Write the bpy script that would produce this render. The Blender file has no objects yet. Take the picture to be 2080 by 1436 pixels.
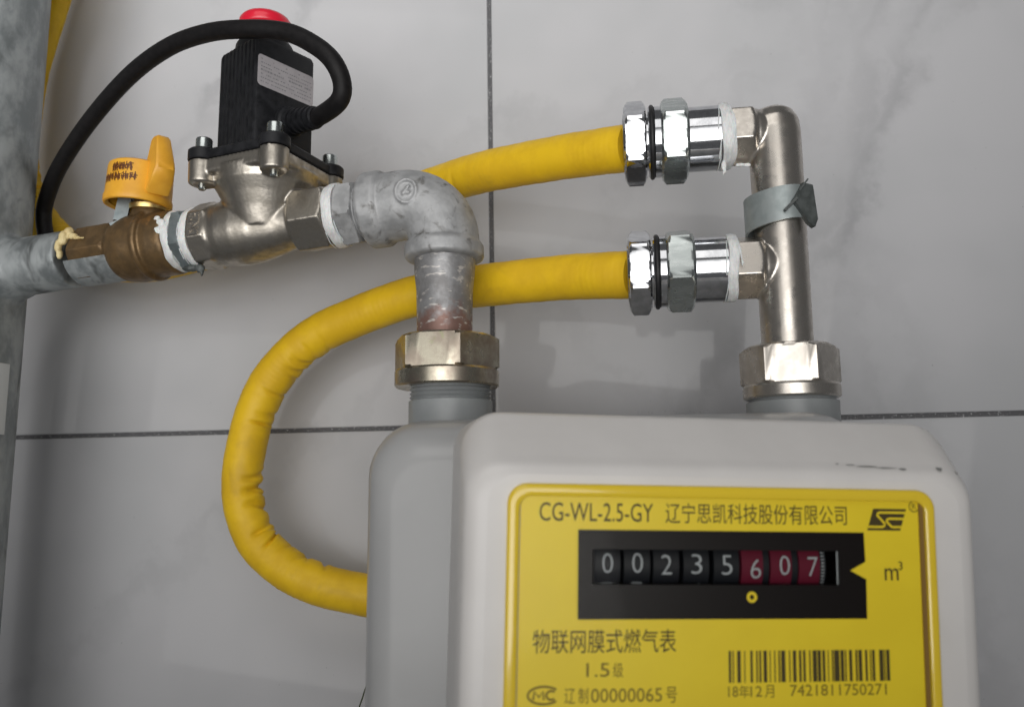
import bpy, math, random
from mathutils import Vector as V, Matrix, geometry
R = math.radians
PI = math.pi
S = 0.001                                  # everything below is measured in millimetres
SC = bpy.context.scene
COL = SC.collection
rnd = random.Random(11)

# ------------------------------------------------------------------ camera
# world: X along the wall, Z up, Y into the wall; the wall face is y = 0 and the room lies at y < 0
cam = bpy.data.cameras.new('camera')
cam.sensor_width = 36.0
cam.lens = 28.558
cam.dof.use_dof = True
cam.dof.focus_distance = 0.315
cam.dof.aperture_fstop = 14
cam.clip_start = 0.01
cam.clip_end = 50
camo = bpy.data.objects.new('camera', cam)
COL.objects.link(camo)
CR = Matrix(((0.98801394, 0.03450221, 0.15045944),
             (0.15394051, -0.14801972, -0.97693013),
             (-0.01143528, 0.9883824, -0.15155683)))
camo.matrix_world = Matrix.Translation((0, -0.397, 0)) @ CR.to_4x4()
SC.camera = camo

# ------------------------------------------------------------------ light
w = bpy.data.worlds.new('World')
SC.world = w
w.use_nodes = True
bg = w.node_tree.nodes['Background']
bg.inputs[0].default_value = (0.97, 0.98, 1.0, 1)
bg.inputs[1].default_value = 0.105

def area(name, loc, target, sx, sy, power, col, spread=180):
    l = bpy.data.lights.new(name, 'AREA')
    l.shape = 'RECTANGLE'
    l.size, l.size_y = sx, sy
    l.energy = power
    l.spread = R(spread)
    l.color = col
    o = bpy.data.objects.new(name, l)
    COL.objects.link(o)
    o.location = loc
    o.rotation_euler = (V(target) - V(loc)).to_track_quat('-Z', 'Y').to_euler()
    return o

# unseen soft light added near the camera, tilted up so the lower wall dims
area('added_soft_light', (-0.26, -0.85, 0.20), (-0.34, 0, 0.55), 1.1, 0.8, 3.6, (1.0, 0.985, 0.965), 90)
# second unseen light, added overhead to lift upward faces and metal highlights
area('added_top_light', (-0.12, -0.66, 0.62), (-0.10, 0, 0.12), 0.62, 0.40, 1.15, (1.0, 0.98, 0.955))
SC.view_settings.view_transform = 'Standard'
SC.view_settings.look = 'None'
SC.view_settings.exposure = 0.0
SC.view_settings.gamma = 1.0

# ------------------------------------------------------------------ materials
def mat(name, col, rough=0.5, metal=0.0, col2=None, ns=120, lo=0.35, hi=0.65, rvar=0.0,
        bump=0.0, bs=600, bdist=0.1, spec=0.5, coat=0.0, det=4, stretch=None, trans=0.0, dist=0.0,
        col3=None, ns3=60, lo3=0.6, hi3=0.7, sss=0.0):
    m = bpy.data.materials.new(name)
    m.use_nodes = True
    nt = m.node_tree
    N, L = nt.nodes, nt.links
    p = N['Principled BSDF']
    p.inputs['Base Color'].default_value = (*col, 1)
    p.inputs['Roughness'].default_value = rough
    p.inputs['Metallic'].default_value = metal
    p.inputs['Specular IOR Level'].default_value = spec
    p.inputs['Coat Weight'].default_value = coat
    p.inputs['Transmission Weight'].default_value = trans
    p.inputs['Subsurface Weight'].default_value = sss
    p.inputs['Subsurface Scale'].default_value = 0.002
    tc = N.new('ShaderNodeTexCoord')
    vec = tc.outputs['Object']
    if stretch:
        mp = N.new('ShaderNodeMapping')
        mp.inputs['Scale'].default_value = stretch
        L.new(vec, mp.inputs['Vector'])
        vec = mp.outputs['Vector']
    def noise(scale, detail=det, d=0.0):
        n = N.new('ShaderNodeTexNoise')
        n.inputs['Scale'].default_value = scale
        n.inputs['Detail'].default_value = detail
        n.inputs['Roughness'].default_value = 0.6
        n.inputs['Distortion'].default_value = d
        L.new(vec, n.inputs['Vector'])
        return n.outputs['Fac']
    def ramp(f, a, b, o0=0.0, o1=1.0):
        r = N.new('ShaderNodeMapRange')
        r.inputs['From Min'].default_value = a
        r.inputs['From Max'].default_value = b
        r.inputs['To Min'].default_value = o0
        r.inputs['To Max'].default_value = o1
        r.interpolation_type = 'SMOOTHSTEP'
        L.new(f, r.inputs['Value'])
        return r.outputs['Result']
    def mix(f, a, b):
        x = N.new('ShaderNodeMix')
        x.data_type = 'RGBA'
        L.new(f, x.inputs['Factor'])
        for s, i in ((a, 6), (b, 7)):
            if isinstance(s, tuple):
                x.inputs[i].default_value = (*s, 1)
            else:
                L.new(s, x.inputs[i])
        return x.outputs[2]
    c = None
    if col2:
        f = noise(ns, det, dist)
        c = mix(ramp(f, lo, hi), col, col2)
        if rvar:
            L.new(ramp(f, 0.3, 0.7, rough - rvar, rough + rvar), p.inputs['Roughness'])
    if col3:
        f3 = noise(ns3, 3, 0.6)
        c = mix(ramp(f3, lo3, hi3), c if c else col, col3)
    if c:
        L.new(c, p.inputs['Base Color'])
    if bump:
        b = N.new('ShaderNodeBump')
        b.inputs['Strength'].default_value = bump
        b.inputs['Distance'].default_value = bdist * S
        L.new(noise(bs, 3), b.inputs['Height'])
        L.new(b.outputs['Normal'], p.inputs['Normal'])
    return m

MAT = {}
MAT['galv'] = mat('galvanised_steel', (0.36, 0.365, 0.37), 0.58, 0.45, (0.47, 0.475, 0.48), 170, rvar=0.08,
                  bump=0.35, bs=420, bdist=0.25, col3=(0.13, 0.125, 0.115), ns3=150, lo3=0.55, hi3=0.76)
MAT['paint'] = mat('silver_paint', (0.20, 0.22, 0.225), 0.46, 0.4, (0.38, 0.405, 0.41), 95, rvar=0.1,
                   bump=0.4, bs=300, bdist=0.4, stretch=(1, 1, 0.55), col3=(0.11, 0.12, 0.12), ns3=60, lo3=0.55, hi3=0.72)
MAT['chrome'] = mat('bright_chrome', (0.62, 0.63, 0.65), 0.10, 1.0, (0.50, 0.51, 0.53), 300, rvar=0.03,
                    bump=0.05, bs=900, bdist=0.02)
MAT['zinc'] = mat('zinc_plated_hex', (0.58, 0.62, 0.61), 0.27, 1.0, (0.48, 0.52, 0.51), 260, rvar=0.06,
                  bump=0.12, bs=900, bdist=0.05, stretch=(0.3, 1, 1))
MAT['zinc_dull'] = mat('dull_zinc', (0.30, 0.34, 0.35), 0.42, 0.7, (0.22, 0.26, 0.27), 220, rvar=0.06,
                       bump=0.15, bs=700, bdist=0.06)
MAT['nickel'] = mat('satin_nickel', (0.64, 0.60, 0.545), 0.30, 1.0, (0.55, 0.51, 0.46), 240, rvar=0.05,
                    bump=0.16, bs=1400, bdist=0.05)
MAT['cast'] = mat('cast_nickel', (0.50, 0.465, 0.41), 0.40, 1.0, (0.33, 0.305, 0.265), 190, rvar=0.08,
                  bump=0.5, bs=700, bdist=0.14)
MAT['brass'] = mat('aged_brass', (0.19, 0.118, 0.052), 0.46, 0.5, (0.12, 0.076, 0.035), 210, rvar=0.08,
                   bump=0.6, bs=500, bdist=0.2, col3=(0.32, 0.17, 0.06), ns3=90, lo3=0.6, hi3=0.75)
MAT['gold'] = mat('bright_brass', (0.75, 0.55, 0.22), 0.3, 1.0)
MAT['chromate'] = mat('yellow_chromate', (0.54, 0.50, 0.40), 0.30, 1.0, (0.36, 0.305, 0.25), 130, rvar=0.08,
                      bump=0.12, bs=800, bdist=0.05, col3=(0.30, 0.36, 0.16), ns3=60, lo3=0.58, hi3=0.72)
MAT['black'] = mat('black_plastic', (0.008, 0.0085, 0.010), 0.5, 0, (0.014, 0.0145, 0.017), 300, rvar=0.08, spec=0.3,
                   bump=0.2, bs=900, bdist=0.05)
MAT['rubber'] = mat('black_rubber', (0.010, 0.010, 0.011), 0.5)
MAT['cable'] = mat('black_cable_sheath', (0.006, 0.0055, 0.006), 0.55, 0, (0.010, 0.009, 0.0095), 400, spec=0.22)
MAT['red'] = mat('red_plastic', (0.70, 0.010, 0.035), 0.33, coat=0.3)
MAT['handle'] = mat('orange_plastic', (0.82, 0.42, 0.035), 0.42, 0, (0.76, 0.37, 0.03), 160, bump=0.08, bs=700, bdist=0.05)
MAT['hose'] = mat('yellow_hose_sheath', (0.86, 0.55, 0.016), 0.50, 0, (0.77, 0.475, 0.015), 70, rvar=0.06, col3=(0.68, 0.42, 0.02), ns3=45, lo3=0.58, hi3=0.75,
                  bump=0.35, bs=1300, bdist=0.09, spec=0.35)
MAT['tape'] = mat('white_thread_tape', (0.82, 0.83, 0.82), 0.42, 0, (0.68, 0.69, 0.69), 350, bump=0.8, bs=420, bdist=0.5, sss=0.15, stretch=(3, 1, 1))
MAT['sealant'] = mat('cream_sealant', (0.72, 0.60, 0.32), 0.5, 0, (0.62, 0.48, 0.22), 300, bump=0.5, bs=500, bdist=0.4)
MAT['meter'] = mat('ivory_plastic', (0.68, 0.66, 0.64), 0.36, 0, (0.65, 0.63, 0.61), 40, bump=0.10, bs=2600, bdist=0.03,
                   col3=(0.61, 0.59, 0.56), ns3=26, lo3=0.62, hi3=0.8)
MAT['meter_body'] = mat('grey_painted_steel', (0.40, 0.402, 0.402), 0.28, 0, (0.38, 0.382, 0.382), 30, bump=0.10, bs=500, bdist=0.06)
MAT['neck'] = mat('grey_painted_thread', (0.29, 0.305, 0.31), 0.35, 0, (0.26, 0.275, 0.28), 60, bump=0.15, bs=500, bdist=0.08)
MAT['yellow'] = mat('yellow_print_plate', (0.86, 0.655, 0.024), 0.38, 0, (0.83, 0.625, 0.022), 50)
MAT['amber'] = mat('clear_amber_rim', (0.78, 0.56, 0.03), 0.16, 0, spec=0.6, coat=0.5)
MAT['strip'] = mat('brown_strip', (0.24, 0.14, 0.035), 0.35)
MAT['ink'] = mat('dark_ink', (0.055, 0.038, 0.006), 0.5)
MAT['ink2'] = mat('olive_ink', (0.20, 0.14, 0.008), 0.5)
MAT['ink_brown'] = mat('brown_ink', (0.12, 0.035, 0.004), 0.5)
MAT['ink_grey'] = mat('grey_ink', (0.22, 0.22, 0.23), 0.5)
MAT['mask'] = mat('black_window_mask', (0.004, 0.002, 0.002), 0.35, spec=0.3)
MAT['wheel'] = mat('black_wheel', (0.006, 0.007, 0.010), 0.4, spec=0.3)
MAT['wheel_red'] = mat('red_wheel', (0.105, 0.008, 0.022), 0.4, spec=0.2)
MAT['digit'] = mat('white_digit', (0.36, 0.385, 0.405), 0.5)
MAT['paper'] = mat('silver_label', (0.44, 0.42, 0.44), 0.4, 0.1, (0.40, 0.38, 0.40), 300)
MAT['sticker'] = mat('white_sticker', (0.55, 0.57, 0.57), 0.45)
MAT['strap'] = mat('grey_strap', (0.40, 0.44, 0.44), 0.45, 0.55, (0.31, 0.35, 0.35), 180, rvar=0.05, bump=0.3, bs=500, bdist=0.15)
MAT['strap_dark'] = mat('dark_strap', (0.045, 0.052, 0.050), 0.5, 0.1, (0.09, 0.10, 0.098), 180, bump=0.3, bs=500, bdist=0.2)
MAT['dirt'] = mat('dark_scuff', (0.22, 0.22, 0.21), 0.7)
MAT['wire'] = mat('thin_green_wire', (0.05, 0.07, 0.02), 0.5)
MAT['red_oxide'] = mat('stained_steel', (0.33, 0.33, 0.335), 0.46, 0.45, (0.23, 0.225, 0.225), 150, rvar=0.08, bump=0.4, bs=420, bdist=0.3)

def nipple_mat():
    # bare thread stained purple-red towards the nut, chalky scratches higher up
    m = MAT['red_oxide']
    nt = m.node_tree
    N, L = nt.nodes, nt.links
    p = N['Principled BSDF']
    src = p.inputs['Base Color'].links[0].from_socket
    g = N.new('ShaderNodeNewGeometry')
    sx = N.new('ShaderNodeSeparateXYZ')
    L.new(g.outputs['Position'], sx.inputs[0])
    nz = N.new('ShaderNodeTexNoise')
    nz.inputs['Scale'].default_value = 260
    nz.inputs['Detail'].default_value = 4
    L.new(g.outputs['Position'], nz.inputs['Vector'])
    a = N.new('ShaderNodeMath'); a.operation = 'MULTIPLY_ADD'
    L.new(nz.outputs['Fac'], a.inputs[0]); a.inputs[1].default_value = 0.020
    L.new(sx.outputs['Z'], a.inputs[2])
    r = N.new('ShaderNodeMapRange')
    r.inputs['From Min'].default_value = 0.0765; r.inputs['From Max'].default_value = 0.0705
    L.new(a.outputs[0], r.inputs['Value'])
    x = N.new('ShaderNodeMix'); x.data_type = 'RGBA'
    L.new(r.outputs['Result'], x.inputs['Factor'])
    L.new(src, x.inputs[6]); x.inputs[7].default_value = (0.25, 0.150, 0.125, 1)
    # pale chalky scratches
    n2 = N.new('ShaderNodeTexNoise'); n2.inputs['Scale'].default_value = 330; n2.inputs['Detail'].default_value = 3
    mp = N.new('ShaderNodeMapping'); mp.inputs['Scale'].default_value = (0.45, 1, 1.6); mp.inputs['Rotation'].default_value = (0, 0.3, 0)
    L.new(g.outputs['Position'], mp.inputs['Vector']); L.new(mp.outputs['Vector'], n2.inputs['Vector'])
    r2 = N.new('ShaderNodeMapRange'); r2.inputs['From Min'].default_value = 0.60; r2.inputs['From Max'].default_value = 0.68
    L.new(n2.outputs['Fac'], r2.inputs['Value'])
    y = N.new('ShaderNodeMix'); y.data_type = 'RGBA'
    L.new(r2.outputs['Result'], y.inputs['Factor']); L.new(x.outputs[2], y.inputs[6]); y.inputs[7].default_value = (0.60, 0.57, 0.54, 1)
    L.new(y.outputs[2], p.inputs['Base Color'])
nipple_mat()

def tile_mat():
    m = bpy.data.materials.new('glazed_marble_tile'); m.use_nodes = True
    nt = m.node_tree; N, L = nt.nodes, nt.links
    p = N['Principled BSDF']
    p.inputs['Roughness'].default_value = 0.05
    p.inputs['Specular IOR Level'].default_value = 0.14
    g = N.new('ShaderNodeNewGeometry')
    pos = g.outputs['Position']
    sx = N.new('ShaderNodeSeparateXYZ'); L.new(pos, sx.inputs[0])
    def math_(op, a, b=None, c=None):
        n = N.new('ShaderNodeMath'); n.operation = op
        for i, s in enumerate((a, b, c)):
            if s is None: continue
            if isinstance(s, (int, float)): n.inputs[i].default_value = s
            else: L.new(s, n.inputs[i])
        return n.outputs[0]
    def noise(scale, det=5):
        n = N.new('ShaderNodeTexNoise'); n.inputs['Scale'].default_value = scale; n.inputs['Detail'].default_value = det
        n.inputs['Roughness'].default_value = 0.62
        L.new(pos, n.inputs['Vector']); return n.outputs['Fac']
    def step(f, a, b):
        r = N.new('ShaderNodeMapRange'); r.inputs['From Min'].default_value = a; r.inputs['From Max'].default_value = b
        r.interpolation_type = 'SMOOTHSTEP'; L.new(f, r.inputs['Value']); return r.outputs['Result']
    n1 = noise(22); n2 = noise(70, 6); n3 = noise(9, 3)
    def vein(x0, z0, x1, z1, width, amp, dark):
        dx, dz = x1 - x0, z1 - z0; l = math.hypot(dx, dz); nx, nz = dz / l, -dx / l
        d = math_('ADD', math_('MULTIPLY', math_('SUBTRACT', sx.outputs['X'], x0), nx), math_('MULTIPLY', math_('SUBTRACT', sx.outputs['Z'], z0), nz))
        d = math_('ADD', d, math_('MULTIPLY', math_('SUBTRACT', n1, 0.5), amp))
        d = math_('ADD', d, math_('MULTIPLY', math_('SUBTRACT', n2, 0.5), amp * 0.25))
        v = step(math_('ABSOLUTE', d), width, 0.0)
        return math_('MULTIPLY', math_('MULTIPLY', v, step(n1, 0.28, 0.66)), dark * 1.1)
    tot = vein(0.146, 0.220, 0.098, 0.120, 0.011, 0.05, 0.34)
    for a in ((0.106, 0.150, 0.078, 0.030, 0.013, 0.06, 0.22), (0.175, 0.240, 0.120, 0.165, 0.011, 0.05, 0.24), (0.104, 0.118, 0.110, 0.03, 0.009, 0.06, 0.14),
              (-0.245, 0.195, -0.17, 0.265, 0.010, 0.06, 0.26), (-0.150, 0.190, -0.02, 0.06, 0.01, 0.10, 0.10),
              (-0.31, -0.10, -0.17, 0.01, 0.012, 0.10, 0.10), (0.16, -0.12, 0.135, -0.01, 0.02, 0.09, 0.14), (-0.10, 0.17, 0.03, 0.20, 0.012, 0.09, 0.10)):
        tot = math_('MAXIMUM', tot, vein(*a))
    cl = N.new('ShaderNodeMix'); cl.data_type = 'RGBA'
    L.new(step(n3, 0.35, 0.7), cl.inputs['Factor'])
    cl.inputs[6].default_value = (0.540, 0.540, 0.556, 1); cl.inputs[7].default_value = (0.491, 0.497, 0.510, 1)
    mx = N.new('ShaderNodeMix'); mx.data_type = 'RGBA'
    L.new(tot, mx.inputs['Factor']); L.new(cl.outputs[2], mx.inputs[6]); mx.inputs[7].default_value = (0.17, 0.17, 0.18, 1)
    sp = N.new('ShaderNodeMix'); sp.data_type = 'RGBA'        # dust and tiny glaze specks
    L.new(step(noise(1100, 2), 0.70, 0.76), sp.inputs['Factor']); L.new(mx.outputs[2], sp.inputs[6]); sp.inputs[7].default_value = (0.60, 0.60, 0.60, 1)
    dk = N.new('ShaderNodeMix'); dk.data_type = 'RGBA'
    L.new(step(noise(700, 2), 0.73, 0.79), dk.inputs['Factor']); L.new(sp.outputs[2], dk.inputs[6]); dk.inputs[7].default_value = (0.16, 0.16, 0.165, 1)
    L.new(dk.outputs[2], p.inputs['Base Color'])
    b = N.new('ShaderNodeBump'); b.inputs['Strength'].default_value = 0.04; b.inputs['Distance'].default_value = 0.0002
    L.new(noise(90, 2), b.inputs['Height']); L.new(b.outputs['Normal'], p.inputs['Normal'])
    return m
MAT['tile'] = tile_mat()
MAT['grout'] = mat('grey_grout', (0.10, 0.10, 0.105), 0.7, 0, (0.60, 0.60, 0.62), 1500, 0.60, 0.68, bump=0.8, bs=900, bdist=0.4)

def glass_mat():
    m = bpy.data.materials.new('thin_clear_window'); m.use_nodes = True
    nt = m.node_tree; N, L = nt.nodes, nt.links
    N.remove(N['Principled BSDF'])
    t = N.new('ShaderNodeBsdfTransparent'); t.inputs[0].default_value = (0.97, 0.97, 0.95, 1)
    gl = N.new('ShaderNodeBsdfGlossy'); gl.inputs['Roughness'].default_value = 0.06
    f = N.new('ShaderNodeFresnel'); f.inputs['IOR'].default_value = 1.12
    x = N.new('ShaderNodeMixShader')
    L.new(f.outputs[0], x.inputs[0]); L.new(t.outputs[0], x.inputs[1]); L.new(gl.outputs[0], x.inputs[2])
    L.new(x.outputs[0], N['Material Output'].inputs['Surface'])
    return m
MAT['glass'] = glass_mat()
MAT['water'] = mat('water_bead', (0.9, 0.92, 0.93), 0.05, 0, trans=0.9)

# ------------------------------------------------------------------ mesh helpers
def P(x, p, z):
    """X along the wall, p = distance out from the wall, Z up (mm)."""
    return V((x, -p, z))

def frame(axis):
    a = V(axis).normalized()
    ref = V((0, 0, 1)) if abs(a.z) < 0.8 else V((0, -1, 0))
    u = (ref - a * a.dot(ref)).normalized()
    return a, u, a.cross(u)

class MB:
    def __init__(s):
        s.v, s.f, s.m = [], [], []
    def add(s, vs, fs, mi=0):
        o = len(s.v)
        s.v += [V(x) for x in vs]
        s.f += [tuple(i + o for i in f) for f in fs]
        s.m += [mi] * len(fs)
    def loft(s, rings, cap0=True, cap1=True, mi=0, closed=True):
        n = len(rings[0]); vs = [p for r in rings for p in r]; fs = []
        for k in range(len(rings) - 1):
            for i in range(n if closed else n - 1):
                j = (i + 1) % n
                fs.append((k * n + i, k * n + j, (k + 1) * n + j, (k + 1) * n + i))
        if cap0: fs.append(tuple(range(n))[::-1])
        if cap1: fs.append(tuple((len(rings) - 1) * n + i for i in range(n)))
        s.add(vs, fs, mi)
    def lathe(s, prof, o, axis, n=56, mi=0, cap0=True, cap1=True, wob=None):
        a, u, w_ = frame(axis); o = V(o)
        rings = []
        for t, r in prof:
            ring = []
            for i in range(n):
                q = 2 * PI * i / n
                rr, tt = r, t
                if wob: rr, tt = wob(r, t, q)
                ring.append(o + a * tt + (u * math.cos(q) + w_ * math.sin(q)) * rr)
            rings.append(ring)
        s.loft(rings, cap0, cap1, mi)
    def hexa(s, o, axis, t0, t1, rad, rot, ch=1.6, n=72, mi=0, r_in=None, sides=6):
        """hexagonal prism with cone-chamfered ends; rad = across-corner radius, rot = angle of one flat (degrees)"""
        a, u, w_ = frame(axis); o = V(o); rot = R(rot); h = PI / sides
        def flat(q):
            d = ((q - rot + h) % (2 * h)) - h
            return rad * math.cos(h) / math.cos(d)
        apo = rad * math.cos(h)
        rings = []
        for t, rc in ((t0, apo * 0.975), (t0 + ch * 0.45, apo + (rad - apo) * 0.45), (t0 + ch, rad + .01), (t1 - ch, rad + .01), (t1 - ch * 0.45, apo + (rad - apo) * 0.45), (t1, apo * 0.975)):
            ring = []
            for i in range(n):
                q = rot + h + 2 * PI * i / n
                r = min(flat(q), rc)
                ring.append(o + a * t + (u * math.cos(q) + w_ * math.sin(q)) * r)
            rings.append(ring)
        s.loft(rings, True, True, mi)
    def tube(s, pts, rad, n=32, mi=0, caps=True, disp=None):
        pts = [V(p) for p in pts]
        m = len(pts); T = []
        for i in range(m):
            T.append((pts[min(i + 1, m - 1)] - pts[max(i - 1, 0)]).normalized())
        u = frame(T[0])[1]
        rings = []; L = 0
        for i in range(m):
            if i: L += (pts[i] - pts[i - 1]).length
            u = (u - T[i] * T[i].dot(u)).normalized(); w_ = T[i].cross(u)
            k = V((0, 0, 0))
            if 0 < i < m - 1: k = (T[i + 1] - T[i - 1]) / max((pts[i + 1] - pts[i - 1]).length, 1e-6)
            r = rad(L) if callable(rad) else rad
            ring = []
            for j in range(n):
                q = 2 * PI * j / n; d = u * math.cos(q) + w_ * math.sin(q)
                rr = r + (disp(L, q, d.dot(k)) if disp else 0)
                ring.append(pts[i] + d * rr)
            rings.append(ring)
        s.loft(rings, caps, caps, mi)
    def box(s, c, h, rot=None, mi=0):
        c = V(c); M = rot or Matrix.Identity(3)
        vs = [c + M @ V((sx * h[0], sy * h[1], sz * h[2])) for sx in (-1, 1) for sy in (-1, 1) for sz in (-1, 1)]
        s.add(vs, [(0, 1, 3, 2), (4, 6, 7, 5), (0, 4, 5, 1), (2, 3, 7, 6), (0, 2, 6, 4), (1, 5, 7, 3)], mi)
    def blob(s, c, rx, ry, rz, n=14, m=8, mi=0, jit=0.0):
        c = V(c); rings = []
        for k in range(1, m):
            b = PI * k / m
            rings.append([c + V((rx * math.sin(b) * math.cos(2 * PI * i / n), ry * math.sin(b) * math.sin(2 * PI * i / n), rz * math.cos(b))) * (1 + rnd.uniform(-jit, jit)) for i in range(n)])
        s.loft(rings, True, True, mi)

LOC = {}
def obj(name, mb, m, parent=None, ang=30, flat=False):
    """links the shape as ONE mesh object with its origin at its own centre"""
    vs = mb.v
    lo = V([min(v[i] for v in vs) for i in range(3)]); hi = V([max(v[i] for v in vs) for i in range(3)])
    c = (lo + hi) / 2
    me = bpy.data.meshes.new(name)
    me.from_pydata([(v - c) * S for v in vs], [], mb.f)
    for k in (m if isinstance(m, (list, tuple)) else [m]):
        me.materials.append(MAT[k])
    me.polygons.foreach_set('material_index', mb.m)
    me.update()
    import bmesh
    b = bmesh.new(); b.from_mesh(me)
    bmesh.ops.recalc_face_normals(b, faces=b.faces); b.to_mesh(me); b.free()
    if not flat:
        me.polygons.foreach_set('use_smooth', [True] * len(me.polygons))
        me.set_sharp_from_angle(angle=R(ang))
    o = bpy.data.objects.new(name, me)
    COL.objects.link(o)
    o.location = c * S
    LOC[o] = c * S
    if parent:
        o.parent = parent
        o.matrix_parent_inverse = Matrix.Translation(-LOC[parent])
    return o

def thing(name, label, cat, at, group=None):
    o = bpy.data.objects.new(name, None)
    o.empty_display_size = 0.01
    COL.objects.link(o)
    o.location = V(at) * S
    LOC[o] = V(at) * S
    o['label'] = label; o['category'] = cat
    if group: o['group'] = group
    return o

def tag(o, label, cat, group=None):
    o['label'] = label; o['category'] = cat
    if group: o['group'] = group
    return o

def cast(mb, voxel=0.5, smooth=4, factor=0.5):
    """fuses overlapping closed shapes into one casting with soft fillets"""
    me = bpy.data.meshes.new('tmp'); me.from_pydata([v * S for v in mb.v], [], mb.f); me.update()
    o = bpy.data.objects.new('tmp', me); COL.objects.link(o)
    r = o.modifiers.new('r', 'REMESH'); r.mode = 'VOXEL'; r.voxel_size = voxel * S; r.adaptivity = 0
    if smooth:
        k = o.modifiers.new('s', 'SMOOTH'); k.iterations = smooth; k.factor = factor
    dg = bpy.context.evaluated_depsgraph_get(); dg.update()
    e = bpy.data.meshes.new_from_object(o.evaluated_get(dg))
    out = MB(); out.add([v.co / S for v in e.vertices], [tuple(f.vertices) for f in e.polygons])
    bpy.data.objects.remove(o); bpy.data.meshes.remove(me); bpy.data.meshes.remove(e)
    return out

def spline(pts, per=10):
    pts = [V(p) for p in pts]; q = [pts[0] * 2 - pts[1]] + pts + [pts[-1] * 2 - pts[-2]]; out = []
    for i in range(1, len(q) - 2):
        a, b, c, d = q[i - 1:i + 3]
        n = max(2, int((c - b).length / per))
        for k in range(n):
            t = k / n
            out.append(0.5 * ((2 * b) + (c - a) * t + (2 * a - 5 * b + 4 * c - d) * t * t + (3 * b - a - 3 * c + d) * t ** 3))
    out.append(pts[-1])
    return out

def rrect(x0, x1, z0, z1, r, k=8):
    out = []
    for cx, cz, a0 in ((x1 - r, z1 - r, 0), (x0 + r, z1 - r, 90), (x0 + r, z0 + r, 180), (x1 - r, z0 + r, 270)):
        for i in range(k + 1):
            a = R(a0 + 90 * i / k)
            out.append((cx + r * math.cos(a), cz + r * math.sin(a)))
    return out

def text2d(body, x0, x1, z0, z1, bold=0.0, shear=0.0, rot=0):
    """outlines of a line of lettering, fitted to a rectangle"""
    c = bpy.data.curves.new('t', 'FONT'); c.body = body; c.offset = bold; c.shear = shear; c.resolution_u = 3
    o = bpy.data.objects.new('t', c); COL.objects.link(o)
    dg = bpy.context.evaluated_depsgraph_get(); dg.update()
    e = bpy.data.meshes.new_from_object(o.evaluated_get(dg))
    vs = [(v.co.x, v.co.y) for v in e.vertices]; fs = [tuple(f.vertices) for f in e.polygons]
    bpy.data.objects.remove(o); bpy.data.curves.remove(c); bpy.data.meshes.remove(e)
    ax, bx = min(v[0] for v in vs), max(v[0] for v in vs); ay, by = min(v[1] for v in vs), max(v[1] for v in vs)
    vs = [((x - ax) / (bx - ax), (y - ay) / (by - ay)) for x, y in vs]
    if rot == 90: vs = [(1 - y, x) for x, y in vs]
    return [(x0 + x * (x1 - x0), z0 + y * (z1 - z0)) for x, y in vs], fs

def fill2d(polys):
    pts = [p for q in polys for p in q]
    return pts, [tuple(t) for t in geometry.tessellate_polygon([[V((x, z, 0)) for x, z in q] for q in polys])]

def ribbon(pts, wd):
    """flat stroke of constant width along 2D points"""
    vs, fs = [], []
    for i, (x, z) in enumerate(pts):
        a = pts[max(i - 1, 0)]; b = pts[min(i + 1, len(pts) - 1)]
        d = V((b[0] - a[0], b[1] - a[1])).normalized(); n = V((-d.y, d.x)) * wd / 2
        vs += [(x + n.x, z + n.y), (x - n.x, z - n.y)]
        if i: fs.append((2 * i - 2, 2 * i, 2 * i + 1, 2 * i - 1))
    return vs, fs

# ------------------------------------------------------------------ the wall
wall = bpy.data.objects.new('wall', None); COL.objects.link(wall); LOC[wall] = V((0, 0, 0)); wall['kind'] = 'structure'
g = MB(); g.box((-70.8, 5, 25.9), (598, 4.2, 598)); obj('mortar', g, 'grout', wall, flat=True)
TW, TH, J = 600.0, 300.0, 2.3
tile_me = None
for i in range(0, 2):
    for j in range(-2, 2):
        x0, z0 = -70.8 + TW * i - (TW if i < 0 else TW), 25.9 + TH * j
        x0 = -70.8 + TW * (i - 1)
        cx, cz = x0 + TW / 2, z0 + TH / 2
        if tile_me is None:
            t = MB(); rings = []
            for y, ins in ((8, 0), (0.45, 0), (0.12, 0.14), (0, 0.5)):
                rings.append([V((x, y, z)) for x, z in rrect(-TW / 2 + J / 2 + ins, TW / 2 - J / 2 - ins, -TH / 2 + J / 2 + ins, TH / 2 - J / 2 - ins, 0.8, 3)])
            t.loft(rings)
            o = obj('tile', t, 'tile', wall, ang=50); tile_me = o.data; off = LOC[o]
        else:
            o = bpy.data.objects.new('tile', tile_me); COL.objects.link(o); o.parent = wall
        o.location = V((cx, 0, cz)) * S + off
# slight camera-independent twist of the joint lines: the wall is laid 0.1 degrees off level
wall.rotation_euler = (0, R(-0.15), 0)

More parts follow.
